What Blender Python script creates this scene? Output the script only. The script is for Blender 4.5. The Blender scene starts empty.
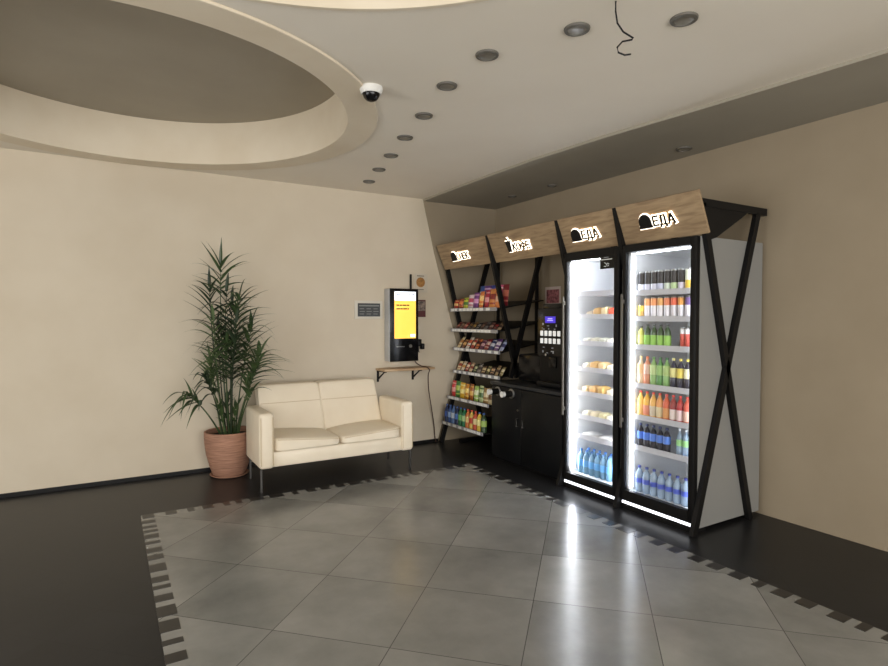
import bpy, bmesh, math, random
from mathutils import Vector, Matrix
C = bpy.context.scene.collection
PI = math.pi
random.seed(11)

# ------------------------------------------------------------------ materials
def lin(c):
    return tuple(((v/255)/12.92 if v/255 <= .04045 else ((v/255+.055)/1.055)**2.4) for v in c) + (1.0,)

def mat(name, col, rough=.5, metal=0., emit=0., spec=.5, noise=None, bump=0., coat=0., trans=0., scale=30):
    m = bpy.data.materials.new(name); m.use_nodes = True
    nt = m.node_tree; b = nt.nodes['Principled BSDF']
    b.inputs['Base Color'].default_value = lin(col)
    b.inputs['Roughness'].default_value = rough
    b.inputs['Metallic'].default_value = metal
    b.inputs['Specular IOR Level'].default_value = spec
    b.inputs['Coat Weight'].default_value = coat
    b.inputs['Transmission Weight'].default_value = trans
    if emit:
        b.inputs['Emission Color'].default_value = lin(col); b.inputs['Emission Strength'].default_value = emit
    if noise or bump:
        tc = nt.nodes.new('ShaderNodeTexCoord'); n = nt.nodes.new('ShaderNodeTexNoise')
        n.inputs['Scale'].default_value = scale; n.inputs['Detail'].default_value = 6
        nt.links.new(tc.outputs['Object'], n.inputs['Vector'])
        if noise:
            r = nt.nodes.new('ShaderNodeValToRGB')
            r.color_ramp.elements[0].position = .3; r.color_ramp.elements[1].position = .7
            r.color_ramp.elements[0].color = lin(noise); r.color_ramp.elements[1].color = lin(col)
            nt.links.new(n.outputs['Fac'], r.inputs['Fac']); nt.links.new(r.outputs['Color'], b.inputs['Base Color'])
        if bump:
            bp = nt.nodes.new('ShaderNodeBump'); bp.inputs['Strength'].default_value = bump; bp.inputs['Distance'].default_value = .01
            nt.links.new(n.outputs['Fac'], bp.inputs['Height']); nt.links.new(bp.outputs['Normal'], b.inputs['Normal'])
    return m

def math_node(nt, op, a, b=None):
    n = nt.nodes.new('ShaderNodeMath'); n.operation = op
    for i, v in enumerate((a, b)):
        if v is None: continue
        if isinstance(v, (int, float)): n.inputs[i].default_value = v
        else: nt.links.new(v, n.inputs[i])
    return n.outputs[0]

def tile_mat(name, c1, c2, grout, pitch, off_a, off_b, gw, rough, nscale=1.6, spec=.5):
    """square tiles laid at 45 degrees; pitch is measured in x+y / y-x"""
    m = bpy.data.materials.new(name); m.use_nodes = True
    nt = m.node_tree; b = nt.nodes['Principled BSDF']
    tc = nt.nodes.new('ShaderNodeTexCoord'); sx = nt.nodes.new('ShaderNodeSeparateXYZ')
    nt.links.new(tc.outputs['Object'], sx.inputs[0])
    s = math_node(nt, 'ADD', sx.outputs[0], sx.outputs[1]); d = math_node(nt, 'SUBTRACT', sx.outputs[1], sx.outputs[0])
    fs, fl = [], []
    for v, o in ((s, off_a), (d, off_b)):
        q = math_node(nt, 'DIVIDE', math_node(nt, 'SUBTRACT', v, o), pitch)
        fl.append(math_node(nt, 'FLOOR', q))
        f = math_node(nt, 'FRACT', q)
        fs.append(math_node(nt, 'MINIMUM', f, math_node(nt, 'SUBTRACT', 1.0, f)))
    line = math_node(nt, 'LESS_THAN', math_node(nt, 'MINIMUM', fs[0], fs[1]), gw/pitch)
    n = nt.nodes.new('ShaderNodeTexNoise'); n.inputs['Scale'].default_value = nscale; n.inputs['Detail'].default_value = 8
    n.inputs['Roughness'].default_value = .6
    cv = nt.nodes.new('ShaderNodeCombineXYZ')
    nt.links.new(math_node(nt, 'ADD', sx.outputs[0], math_node(nt, 'MULTIPLY', fl[0], 3.7)), cv.inputs[0])
    nt.links.new(math_node(nt, 'ADD', sx.outputs[1], math_node(nt, 'MULTIPLY', fl[1], 5.3)), cv.inputs[1])
    nt.links.new(cv.outputs[0], n.inputs['Vector'])
    r = nt.nodes.new('ShaderNodeValToRGB'); r.color_ramp.elements[0].position = .32; r.color_ramp.elements[1].position = .68
    r.color_ramp.elements[0].color = lin(c1); r.color_ramp.elements[1].color = lin(c2)
    nt.links.new(n.outputs['Fac'], r.inputs['Fac'])
    mx = nt.nodes.new('ShaderNodeMix'); mx.data_type = 'RGBA'
    nt.links.new(line, mx.inputs['Factor']); nt.links.new(r.outputs['Color'], mx.inputs[6]); mx.inputs[7].default_value = lin(grout)
    nt.links.new(mx.outputs[2], b.inputs['Base Color'])
    rr = nt.nodes.new('ShaderNodeMapRange'); rr.inputs[3].default_value = rough-.03; rr.inputs[4].default_value = rough+.05
    nt.links.new(n.outputs['Fac'], rr.inputs[0]); nt.links.new(rr.outputs[0], b.inputs['Roughness'])
    b.inputs['Specular IOR Level'].default_value = spec
    return m

def wood_mat(name, c1, c2, rough=.5, axis='Y'):
    m = bpy.data.materials.new(name); m.use_nodes = True
    nt = m.node_tree; b = nt.nodes['Principled BSDF']
    tc = nt.nodes.new('ShaderNodeTexCoord'); mp = nt.nodes.new('ShaderNodeMapping')
    mp.inputs['Scale'].default_value = (9, 1.2, 9) if axis == 'Y' else (1.2, 9, 9)
    n = nt.nodes.new('ShaderNodeTexNoise'); n.inputs['Scale'].default_value = 4; n.inputs['Detail'].default_value = 7; n.inputs['Distortion'].default_value = .6
    nt.links.new(tc.outputs['Object'], mp.inputs[0]); nt.links.new(mp.outputs[0], n.inputs['Vector'])
    r = nt.nodes.new('ShaderNodeValToRGB'); r.color_ramp.elements[0].position = .35; r.color_ramp.elements[1].position = .65
    r.color_ramp.elements[0].color = lin(c1); r.color_ramp.elements[1].color = lin(c2)
    nt.links.new(n.outputs['Fac'], r.inputs['Fac']); nt.links.new(r.outputs['Color'], b.inputs['Base Color'])
    b.inputs['Roughness'].default_value = rough
    return m

def glass_mat(name, tint=(255, 255, 255), gloss=.07, rough=.02):
    m = bpy.data.materials.new(name); m.use_nodes = True
    nt = m.node_tree; nt.nodes.remove(nt.nodes['Principled BSDF'])
    o = nt.nodes['Material Output']; t = nt.nodes.new('ShaderNodeBsdfTransparent'); g = nt.nodes.new('ShaderNodeBsdfGlossy')
    t.inputs[0].default_value = lin(tint); g.inputs['Roughness'].default_value = rough
    x = nt.nodes.new('ShaderNodeMixShader'); x.inputs[0].default_value = gloss
    nt.links.new(t.outputs[0], x.inputs[1]); nt.links.new(g.outputs[0], x.inputs[2]); nt.links.new(x.outputs[0], o.inputs[0])
    return m

def band_mat(name, base, bands, rough=.35, axis=2, metal=0.):
    """bands: list of (from, to, colour) in the object's own 0..1 box along axis"""
    m = bpy.data.materials.new(name); m.use_nodes = True
    nt = m.node_tree; b = nt.nodes['Principled BSDF']
    tc = nt.nodes.new('ShaderNodeTexCoord'); sx = nt.nodes.new('ShaderNodeSeparateXYZ')
    nt.links.new(tc.outputs['Generated'], sx.inputs[0])
    r = nt.nodes.new('ShaderNodeValToRGB'); r.color_ramp.interpolation = 'CONSTANT'
    stops = [(0, base)]
    for a, z, c in bands: stops += [(a, c), (z, base)]
    el = r.color_ramp.elements
    while len(el) > 1: el.remove(el[-1])
    el[0].position = 0; el[0].color = lin(base)
    for p, c in stops[1:]:
        e = el.new(min(p, .9999)); e.color = lin(c)
    nt.links.new(sx.outputs[axis], r.inputs['Fac']); nt.links.new(r.outputs['Color'], b.inputs['Base Color'])
    b.inputs['Roughness'].default_value = rough; b.inputs['Metallic'].default_value = metal
    return m

# ------------------------------------------------------------------ mesh builder
def world_origin(o):
    v = Vector((0, 0, 0))
    while o is not None: v += o.location; o = o.parent
    return v

class MB:
    def __init__(s): s.bm = bmesh.new()
    def box(s, x0, x1, y0, y1, z0, z1, bev=0., seg=2, M=None):
        t = bmesh.new(); r = bmesh.ops.create_cube(t, size=1)
        bmesh.ops.transform(t, matrix=Matrix.Translation(((x0+x1)/2, (y0+y1)/2, (z0+z1)/2)) @ Matrix.Diagonal((x1-x0, y1-y0, z1-z0, 1)), verts=t.verts)
        if bev: bmesh.ops.bevel(t, geom=t.edges[:], offset=bev, segments=seg, affect='EDGES', profile=.5)
        s._add(t, M); return s
    def _add(s, t, M=None):
        if M is not None: bmesh.ops.transform(t, matrix=M, verts=t.verts)
        me = bpy.data.meshes.new('tmp'); t.to_mesh(me); t.free(); s.bm.from_mesh(me); bpy.data.meshes.remove(me)
    def cyl(s, p0, p1, r0, r1=None, n=16, cap=True):
        p0, p1 = Vector(p0), Vector(p1); r1 = r0 if r1 is None else r1
        d = p1-p0; t = bmesh.new()
        bmesh.ops.create_cone(t, cap_ends=cap, segments=n, radius1=r0, radius2=r1, depth=d.length)
        s._add(t, Matrix.Translation((p0+p1)/2) @ d.to_track_quat('Z', 'Y').to_matrix().to_4x4()); return s
    def lathe(s, prof, n=24, loc=(0, 0, 0), M=None):
        t = bmesh.new(); rings = []
        for r, z in prof:
            if r < 1e-5: rings.append([t.verts.new((0, 0, z))])
            else: rings.append([t.verts.new((r*math.cos(2*PI*k/n), r*math.sin(2*PI*k/n), z)) for k in range(n)])
        for a, b in zip(rings, rings[1:]):
            for k in range(n):
                k2 = (k+1) % n
                f = [a[k % len(a)], a[k2 % len(a)], b[k2 % len(b)], b[k % len(b)]]
                f = list(dict.fromkeys(f))
                if len(f) >= 3: t.faces.new(f)
        bmesh.ops.recalc_face_normals(t, faces=t.faces[:])
        s._add(t, (Matrix.Translation(loc) if M is None else M)); return s
    def prism(s, pts, d):
        """pts: list of 3-D points of a planar outline, d: extrusion vector"""
        t = bmesh.new(); d = Vector(d)
        a = [t.verts.new(p) for p in pts]; b = [t.verts.new(Vector(p)+d) for p in pts]
        t.faces.new(a); t.faces.new(b[::-1])
        for i in range(len(a)):
            j = (i+1) % len(a); t.faces.new([a[i], a[j], b[j], b[i]])
        bmesh.ops.recalc_face_normals(t, faces=t.faces[:]); s._add(t); return s
    def tube(s, pts, r, n=8):
        pts = [Vector(p) for p in pts]; t = bmesh.new(); rings = []
        rr = r if isinstance(r, (list, tuple)) else [r]*len(pts)
        for i, p in enumerate(pts):
            d = (pts[min(i+1, len(pts)-1)]-pts[max(i-1, 0)]).normalized()
            u = d.cross(Vector((0, 0, 1)));  u = u if u.length > .05 else d.cross(Vector((0, 1, 0)))
            u.normalize(); v = d.cross(u)
            rings.append([t.verts.new(p+(u*math.cos(2*PI*k/n)+v*math.sin(2*PI*k/n))*rr[i]) for k in range(n)])
        for a, b in zip(rings, rings[1:]):
            for k in range(n): t.faces.new([a[k], a[(k+1) % n], b[(k+1) % n], b[k]])
        t.faces.new(rings[0][::-1]); t.faces.new(rings[-1])
        bmesh.ops.recalc_face_normals(t, faces=t.faces[:]); s._add(t); return s
    def face(s, pts):
        s.bm.faces.new([s.bm.verts.new(p) for p in pts]); return s
    def build(s, name, m, parent=None, smooth=True, angle=35, org=None):
        o0 = org if org is not None else (world_origin(parent) if parent else Vector((0, 0, 0)))
        me = bpy.data.meshes.new(name)
        if o0.length: bmesh.ops.translate(s.bm, verts=s.bm.verts, vec=-Vector(o0))
        s.bm.to_mesh(me); s.bm.free(); me.materials.append(m)
        if smooth:
            me.polygons.foreach_set('use_smooth', [True]*len(me.polygons)); me.set_sharp_from_angle(angle=math.radians(angle))
        o = bpy.data.objects.new(name, me); C.objects.link(o)
        if parent: o.parent = parent
        return o

def tag(o, label, cat, group=None, kind=None):
    o['label'] = label; o['category'] = cat
    if group: o['group'] = group
    if kind: o['kind'] = kind
    return o
def thing(name, label, cat, loc, group=None, rz=0):
    o = bpy.data.objects.new(name, None); o.empty_display_size = .1; C.objects.link(o); o.location = loc; o.rotation_euler.z = rz
    return tag(o, label, cat, group)
def struct(o): o['kind'] = 'structure'; return o
def part(mb, name, m, parent, label=None, **k):
    o = mb.build(name, m, parent, **k)
    if label: o['label'] = label
    return o
def dup(root, loc, rz, label, group, mats=None, scale=None):
    r = root.copy(); C.objects.link(r); r.location = loc; r.rotation_euler = (0, 0, rz); r['label'] = label; r['group'] = group
    if scale: r.scale = scale
    for ch in root.children:
        c = ch.copy(); C.objects.link(c); c.parent = r
        for g in ch.children:
            d = g.copy(); C.objects.link(d); d.parent = c
    return r
ORD = ['first', 'second', 'third', 'fourth', 'fifth', 'sixth', 'seventh', 'eighth', 'ninth', 'tenth', 'eleventh', 'twelfth', 'thirteenth', 'fourteenth']

# ------------------------------------------------------------------ palette
M = {}
M['wall'] = mat('cream_plaster', (208, 196, 175), .85, noise=(201, 188, 166), scale=2.2, bump=.05)
M['ceil'] = mat('ceiling_paint', (228, 220, 205), .9, noise=(223, 214, 198), scale=1.5)
M['ceil_dark'] = mat('taupe_ceiling', (158, 151, 136), .9, noise=(152, 145, 130), scale=2)  # darker tone for the ceiling strip along the right wall
M['taupe'] = mat('taupe_wall', (154, 140, 118), .85, noise=(147, 133, 111), scale=2.5)  # darker tone for the right wall and the back wall wedge
M['rim'] = mat('cream_rim_plaster', (222, 210, 188), .85, noise=(214, 200, 176), scale=3)
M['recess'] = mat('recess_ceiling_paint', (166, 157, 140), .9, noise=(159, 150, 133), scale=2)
M['tile'] = tile_mat('grey_porcelain_tile', (111, 111, 107), (147, 146, 141), (80, 79, 76), .81, 4.065, 1.17, .003, .22, 1.3)
M['tile_black'] = tile_mat('black_porcelain_tile', (31, 31, 32), (39, 39, 40), (25, 25, 25), .4, 0, .1, .002, .3, spec=.18)
M['dash'] = mat('black_border_tile', (38, 36, 35), .3)
M['black'] = mat('black_metal', (15, 14, 14), .5, spec=.25)
M['black_gloss'] = mat('black_gloss_plastic', (12, 12, 14), .2, spec=.35)
M['black_lam'] = mat('black_laminate', (17, 18, 20), .4, spec=.25, noise=(14, 15, 17), scale=6)
M['counter'] = mat('dark_stone_counter', (44, 46, 50), .3, noise=(30, 32, 35), scale=90)
M['chrome'] = mat('chrome', (200, 200, 200), .2, metal=1)
M['leg'] = mat('dark_chrome', (84, 82, 79), .35, metal=1)
M['steel'] = mat('brushed_steel', (170, 170, 168), .35, metal=1)
M['wood'] = wood_mat('oak_veneer', (134, 111, 84), (166, 142, 110), .55)
M['wood_light'] = wood_mat('pale_wood', (170, 138, 104), (195, 166, 130), .5, axis='X')
M['leather'] = mat('cream_leather', (232, 220, 198), .42, noise=(227, 213, 189), scale=5, bump=.04)
M['seam'] = mat('leather_seam', (200, 180, 144), .6)
M['terra'] = None
M['white'] = mat('white_plastic', (235, 235, 232), .4)
M['offwhite'] = mat('matt_white', (222, 220, 214), .6)
M['liner'] = mat('fridge_liner_white', (226, 228, 230), .4)
M['fside'] = mat('light_grey_steel', (132, 131, 127), .5)
M['glass'] = glass_mat('clear_door_glass', gloss=.04)
M['led'] = mat('white_led', (240, 246, 255), .5, emit=12)
M['led_strong'] = mat('bright_white_led', (244, 248, 255), .5, emit=48)
M['led_base'] = mat('white_led_line', (245, 248, 255), .5, emit=2.2)
M['halo'] = mat('white_backlight', (255, 244, 226), .5, emit=2.6)
M['grey_dark'] = mat('dark_grey_fixture', (92, 88, 80), .55)
M['grey_mid'] = mat('grey_fixture_glass', (120, 116, 106), .3)
M['wire_shelf'] = mat('white_shelf', (215, 216, 220), .4)
M['rail'] = mat('price_rail_plastic', (205, 206, 212), .35)
M['tag'] = mat('price_tag_white', (232, 232, 228), .5)
M['soil'] = mat('dark_soil', (38, 30, 24), .95, noise=(24, 19, 15), scale=60, bump=.4)

# terracotta with horizontal throwing lines
def terra():
    m = mat('terracotta', (176, 122, 94), .75)
    nt = m.node_tree; b = nt.nodes['Principled BSDF']
    tc = nt.nodes.new('ShaderNodeTexCoord'); mp = nt.nodes.new('ShaderNodeMapping'); mp.inputs['Scale'].default_value = (4, 4, 60)
    n = nt.nodes.new('ShaderNodeTexNoise'); n.inputs['Scale'].default_value = 2; n.inputs['Detail'].default_value = 6
    nt.links.new(tc.outputs['Object'], mp.inputs[0]); nt.links.new(mp.outputs[0], n.inputs['Vector'])
    r = nt.nodes.new('ShaderNodeValToRGB'); r.color_ramp.elements[0].position = .3; r.color_ramp.elements[1].position = .7
    r.color_ramp.elements[0].color = lin((134, 97, 78)); r.color_ramp.elements[1].color = lin((178, 133, 108))
    nt.links.new(n.outputs['Fac'], r.inputs['Fac']); nt.links.new(r.outputs['Color'], b.inputs['Base Color'])
    bp = nt.nodes.new('ShaderNodeBump'); bp.inputs['Strength'].default_value = .3; bp.inputs['Distance'].default_value = .01
    nt.links.new(n.outputs['Fac'], bp.inputs['Height']); nt.links.new(bp.outputs['Normal'], b.inputs['Normal'])
    return m
M['terra'] = terra()

# ------------------------------------------------------------------ room shell
YB, XR, XL, YF, ZC = 5.68, 4.12, -3.2, -3.4, 2.79
struct(MB().box(XL-.2, XR+.2, YF-.2, YB+.2, -.1, 0).build('floor', M['tile_black']))
struct(MB().box(.19, 3.06, -2.6, 4.64, 0, .0015).build('floor_tile_field', M['tile']))
# irregular black dashes round the tile field
d = MB(); rnd = random.Random(5)
def dashes(a, b, put):
    t = a
    while t < b:
        l = rnd.choice((.045, .075, .075, .11)); put(t, min(t+l, b)); t += l + rnd.choice((.045, .06, .075))
dashes(.2, 3.0, lambda p, q: d.box(p, q, 4.555, 4.642, .0015, .003))
dashes(-2.5, 4.5, lambda p, q: d.box(2.975, 3.062, p, q, .0015, .003))
dashes(-2.5, 4.5, lambda p, q: d.box(.188, .275, p, q, .0015, .003))
struct(d.build('floor_border', M['dash']))

struct(MB().box(XL-.2, XR+.2, YB, YB+.2, 0, 3.3).build('wall_back', M['wall']))
struct(MB().box(XR, XR+.2, YF-.2, YB, 0, 3.3).build('wall_right', M['taupe']))
# front and left wall with unseen window openings, added to let daylight in
def holed_wall(name, along, a0, a1, h0, h1, w0, w1, at, t):
    mb = MB()
    def b(p, q, z0, z1):
        if along == 'x': mb.box(p, q, at-t, at, z0, z1)
        else: mb.box(at-t, at, p, q, z0, z1)
    b(a0, h0, 0, 3.3); b(h1, a1, 0, 3.3); b(h0, h1, 0, w0); b(h0, h1, w1, 3.3)
    return struct(mb.build(name, M['wall']))
holed_wall('wall_front', 'x', XL-.2, XR+.2, -2.4, 3.2, .25, 2.6, YF, .2)
holed_wall('wall_left', 'y', YF, YB, .2, 3.6, .4, 2.5, XL, .2)
f = MB()
for x in (-2.4, -1.0, .4, 1.8, 3.14): f.box(x, x+.06, YF-.13, YF-.07, .25, 2.6)
for z in (.25, 2.54): f.box(-2.4, 3.2, YF-.13, YF-.07, z, z+.06)
struct(f.build('added_window_1', M['black']))
f = MB()
for y in (.2, 1.87, 3.54): f.box(XL-.13, XL-.07, y, y+.06, .4, 2.5)
for z in (.4, 2.44): f.box(XL-.13, XL-.07, .2, 3.6, z, z+.06)
struct(f.build('added_window_2', M['black']))

struct(MB().box(XL, 3.3, YB-.014, YB, 0, .032).build('baseboard_back', M['black']))
# darker taupe wedge of the back wall behind the display frame (same slant as its posts)
struct(MB().prism([(3.105, YB-.006, ZC), (3.25, YB-.006, 2.2), (3.6, YB-.006, 1.0), (3.3, YB-.006, 0), (XR, YB-.006, 0), (XR, YB-.006, ZC)], (0, .006, 0)).build('wall_back_wedge', M['taupe']))

# ceiling with two round openings
def ring_sheet(mb, cx, cy, hx0, hx1, hy0, hy1, r, z, n=96):
    """rect with a round hole"""
    inner, outer = [], []
    for k in range(n):
        a = 2*PI*k/n; c, s = math.cos(a), math.sin(a)
        tx = ((hx1-cx) if c > 0 else (hx0-cx))/c if abs(c) > 1e-9 else 1e9
        ty = ((hy1-cy) if s > 0 else (hy0-cy))/s if abs(s) > 1e-9 else 1e9
        t = min(tx, ty)
        inner.append((cx+r*c, cy+r*s, z)); outer.append((cx+t*c, cy+t*s, z))
    corners = [(hx1, hy1), (hx0, hy1), (hx0, hy0), (hx1, hy0)]
    for k in range(n):
        j = (k+1) % n
        p = [inner[k], outer[k]]
        for (x, y) in corners:
            a = math.atan2(y-cy, x-cx) % (2*PI)
            if 2*PI*k/n < a - 1e-9 and a + 1e-9 < 2*PI*(k+1)/n: p.append((x, y, z))
        p += [outer[j], inner[j]]
        mb.face(p)
CX, CY, R1I, R1O = .165, 4.115, 1.335, 1.535
DX, DY, R2 = .2, .97, 1.555
c = MB()
ring_sheet(c, CX, CY, -1.5, 1.8, 2.55, YB, 1.42, ZC)
ring_sheet(c, DX, DY, -1.5, 1.8, -.62, 2.55, R2, ZC)
c.face([(-1.5, YF, ZC), (1.8, YF, ZC), (1.8, -.62, ZC), (-1.5, -.62, ZC)])
c.face([(XL, YF, ZC), (-1.5, YF, ZC), (-1.5, YB, ZC), (XL, YB, ZC)])
edge = [(YF, 3.62), (0, 3.48), (1.0, 3.40), (1.6, 3.335), (2.26, 3.265), (3.0, 3.165), (3.76, 3.105), (4.5, 3.1), (5.1, 3.105), (YB, 3.11)]
for (ya, xa), (yb, xb) in zip(edge, edge[1:]): c.face([(1.8, ya, ZC), (xa, ya, ZC), (xb, yb, ZC), (1.8, yb, ZC)])
bmesh.ops.recalc_face_normals(c.bm, faces=c.bm.faces[:])
struct(c.build('ceiling', M['ceil'], smooth=False))
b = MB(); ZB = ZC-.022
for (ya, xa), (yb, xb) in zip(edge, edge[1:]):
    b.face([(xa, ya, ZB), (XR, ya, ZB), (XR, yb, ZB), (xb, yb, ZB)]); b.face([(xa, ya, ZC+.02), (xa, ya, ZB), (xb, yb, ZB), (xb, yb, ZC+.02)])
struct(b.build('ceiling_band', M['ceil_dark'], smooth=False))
# rim and well of the near opening seen in the photo, and the plain well behind it
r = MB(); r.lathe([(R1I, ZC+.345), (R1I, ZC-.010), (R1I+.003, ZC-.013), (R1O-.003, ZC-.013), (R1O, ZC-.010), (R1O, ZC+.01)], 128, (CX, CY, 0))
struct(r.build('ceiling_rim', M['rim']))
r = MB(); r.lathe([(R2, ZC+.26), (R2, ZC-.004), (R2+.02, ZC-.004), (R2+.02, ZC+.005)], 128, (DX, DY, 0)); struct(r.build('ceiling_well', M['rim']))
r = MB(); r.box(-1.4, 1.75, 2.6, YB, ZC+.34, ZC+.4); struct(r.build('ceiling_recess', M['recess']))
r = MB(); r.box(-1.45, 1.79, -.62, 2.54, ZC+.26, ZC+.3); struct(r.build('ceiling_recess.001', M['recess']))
struct(MB().box(XL-.2, XR+.2, YF-.2, YB+.2, 3.3, 3.4).build('ceiling_slab', M['ceil']))

# ------------------------------------------------------------------ ceiling fixtures
def downlight(x, y, z, label, group, r=.058):
    t = thing('downlight', label, 'ceiling light', (x, y, z), group)
    part(MB().lathe([(r*.72, z), (r*.76, z-.012), (r, z-.009), (r*1.04, z-.003), (r*1.04, z)], 24, (x, y, 0)), 'trim_ring', M['grey_dark'], t)
    part(MB().lathe([(0, z-.004), (r*.45, z-.004), (r*.72, z-.008)], 24, (x, y, 0)), 'lens', M['grey_mid'], t)
spots = [(2.246, 1.661), (1.896, 1.972), (1.687, 2.399), (1.71, 2.834), (1.83, 3.328), (1.93, 3.804), (2.042, 4.282), (2.14, 4.74), (2.243, 5.206)]
sl = ['grey downlight at the near end of the curved row, above the cooler doors', 'grey downlight beside the dangling black wire in the curved row',
      'grey downlight next along the curved row past the dangling wire', 'grey downlight level with the dome camera, right of it on the white ceiling',
      'fifth grey downlight from the back wall in the curved ceiling row', 'fourth grey downlight from the back wall in the curved ceiling row',
      'third grey downlight from the back wall in the curved ceiling row', 'second grey downlight from the back wall in the curved ceiling row',
      'grey downlight closest to the back wall, last of the curved ceiling row']
for (x, y), l in zip(spots, sl): downlight(x, y, ZC, l, 'downlights in a curved row on the white ceiling')
downlight(3.9, 2.87, ZB, 'dark downlight in the taupe ceiling strip over the lit drinks cooler', 'downlights in the taupe ceiling strip')
downlight(3.85, 4.34, ZB, 'small dark downlight in the taupe ceiling strip over the coffee counter', 'downlights in the taupe ceiling strip', .045)
downlight(3.82, 4.95, ZB, 'small dark downlight in the taupe ceiling strip over the snack rack', 'downlights in the taupe ceiling strip', .045)

cx, cy = 1.345, 3.085
t = thing('ceiling_camera', 'white and black dome security camera on the ceiling at the round rim', 'camera', (cx, cy, ZC))
part(MB().lathe([(.066, ZC), (.067, ZC-.016), (.062, ZC-.032), (.054, ZC-.04), (.047, ZC-.036)], 32, (cx, cy, 0)), 'housing', M['offwhite'], t)
part(MB().lathe([(.05, ZC-.036)]+[(.05*math.cos(a), ZC-.036-.046*math.sin(a)) for a in [PI/2*k/8 for k in range(1, 9)]], 32, (cx, cy, 0)), 'dome', M['black_gloss'], t)

# dangling wire
wp = [(1.80, 1.72, ZC), (1.80, 1.72, 2.74), (1.805, 1.715, 2.68), (1.825, 1.70, 2.635), (1.865, 1.68, 2.605), (1.86, 1.683, 2.598), (1.82, 1.70, 2.585), (1.80, 1.71, 2.555), (1.805, 1.708, 2.53), (1.83, 1.695, 2.518), (1.855, 1.685, 2.525)]
wp = [(x+.075, y, ZC-(ZC-z)*.84) for x, y, z in wp]
tag(MB().tube(wp, .0038, 6).build('hanging_wire', M['black']), 'loose black wire dangling with a hook from the ceiling', 'wire')

# ------------------------------------------------------------------ sofa
SX0, SX1, SY0, SY1 = 1.058, 2.48, 4.72, 5.26
s = thing('sofa', 'cream leather two-seat sofa on slim metal legs against back wall', 'sofa', ((SX0+SX1)/2, (SY0+SY1)/2, 0))
part(MB().box(SX0+.1, SX1-.1, SY0+.025, SY1+.10, .195, .325, .015), 'seat_base', M['leather'], s)
for i, (a, bx) in enumerate(((SX0, SX0+.122), (SX1-.122, SX1))):
    arm = part(MB().box(a, bx, SY0, SY1, .19, .655, .03, 4), 'armrest', M['leather'], s)
    part(MB().tube([(a+.012 if i == 0 else bx-.012, SY0-.0005, z) for z in (.22, .4, .62)], .0025, 5).tube([(bx-.012 if i == 0 else a+.012, SY0-.0005, z) for z in (.22, .4, .62)], .0025, 5), 'seam', M['seam'], arm)
def cushion(x0, x1, y0, y1, z0, z1, crown=.02, n=14, e=8.):
    mb = MB(); t = bmesh.new(); grid = {}
    bmesh.ops.create_cube(t, size=1)
    bmesh.ops.subdivide_edges(t, edges=t.edges[:], cuts=n, use_grid_fill=True)
    for v in t.verts:
        x, y, z = v.co*2
        # rounded box with a swollen top
        L = (abs(x)**e+abs(y)**e+abs(z)**e)**(1/e)
        x, y, z = x/L, y/L, z/L
        sw = (1-x*x)*(1-y*y)
        v.co = ((x0+x1)/2+x*(x1-x0)/2, (y0+y1)/2+y*(y1-y0)/2, (z0+z1)/2+z*(z1-z0)/2+(crown*sw if z > 0 else 0))
    mb._add(t); return mb
XM = 1.765
def tilt(mb, xm, k):
    # the two seat cushions sag towards the middle of the sofa
    for v in mb.bm.verts:
        if v.co.z > .35: v.co.z += k*(v.co.x-xm)
    return mb
for a, bx in ((SX0+.125, XM-.002), (XM+.002, SX1-.125)):
    cu = part(tilt(cushion(a, bx, SY0-.012, 5.24, .322, .395, .02), XM, -.085 if a < XM-.1 else .055), 'seat_cushion', M['leather'], s, angle=80)
    k_ = -.085 if a < XM-.1 else .055
    part(MB().tube([(x, SY0-.0125, .381+k_*(x-XM)) for x in (a+.02, (a+bx)/2, bx-.02)], .003, 6), 'piping', M['seam'], cu)
# backrest: a reclined slab in two halves with a horizontal seam at arm height
def back_half(a, bx):
    mb = cushion(a, bx, 0, .14, .34, .815, 0.004, 18, 22.)
    for v in mb.bm.verts:
        z = v.co.z; v.co.y += 5.125 + .23*(z-.34)/.48
    return mb
for a, bx in ((SX0+.125, XM), (XM, SX1-.125)):
    bk = part(back_half(a, bx), 'backrest', M['leather'], s, angle=80)
    yb = 5.125+.23*(.655-.34)/.48
    part(MB().tube([(a+.012, yb-.0005, .655), ((a+bx)/2, yb-.0015, .655), (bx-.012, yb-.0005, .655)], .003, 6), 'seam', M['seam'], bk)
for x, y in ((SX0+.015, SY0+.02), (SX1-.03, SY0+.02), (SX0+.03, SY1-.04), (SX1-.03, SY1-.04)):
    part(MB().box(x-.009, x+.009, y-.009, y+.009, 0, .192, .002, 1), 'leg', M['leg'], s, 'slim dark metal leg')

# ------------------------------------------------------------------ potted palm
PX, PY = .95, 5.455
p = thing('potted_palm', 'tall green palm in a terracotta pot left of the cream sofa', 'plant', (PX, PY, 0))
part(MB().lathe([(0, .012), (.135, .012), (.144, .02), (.172, .1), (.198, .2), (.211, .3), (.214, .37), (.214, .405), (.208, .41), (.197, .408), (.195, .36), (.19, .35)], 48, (PX, PY, 0)), 'pot', M['terra'], p)
part(MB().lathe([(0, .004), (.155, .004), (.17, .016), (.166, .02), (.152, .011), (0, .011)], 40, (PX, PY, 0)), 'saucer', M['terra'], p)
part(MB().lathe([(0, .375), (.1, .372), (.196, .362)], 32, (PX, PY, 0)), 'soil', M['soil'], p)
leafm = [mat('palm_leaf', (70, 90, 52), .4, noise=(40, 57, 32), scale=9), mat('palm_leaf_dark', (47, 63, 39), .5, noise=(30, 43, 26), scale=9), mat('palm_leaf_light', (96, 114, 72), .4, noise=(62, 80, 48), scale=9)]
def bez(a, b, c, t): return a*(1-t)**2+b*2*t*(1-t)+c*t*t
rl = random.Random(21)
def safe(v):
    lim = YB-.07
    if v.y > lim-.12:
        e = v.y-(lim-.12); v.y = lim-.12+.12*(1-math.exp(-e/.12))
    return v
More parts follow.
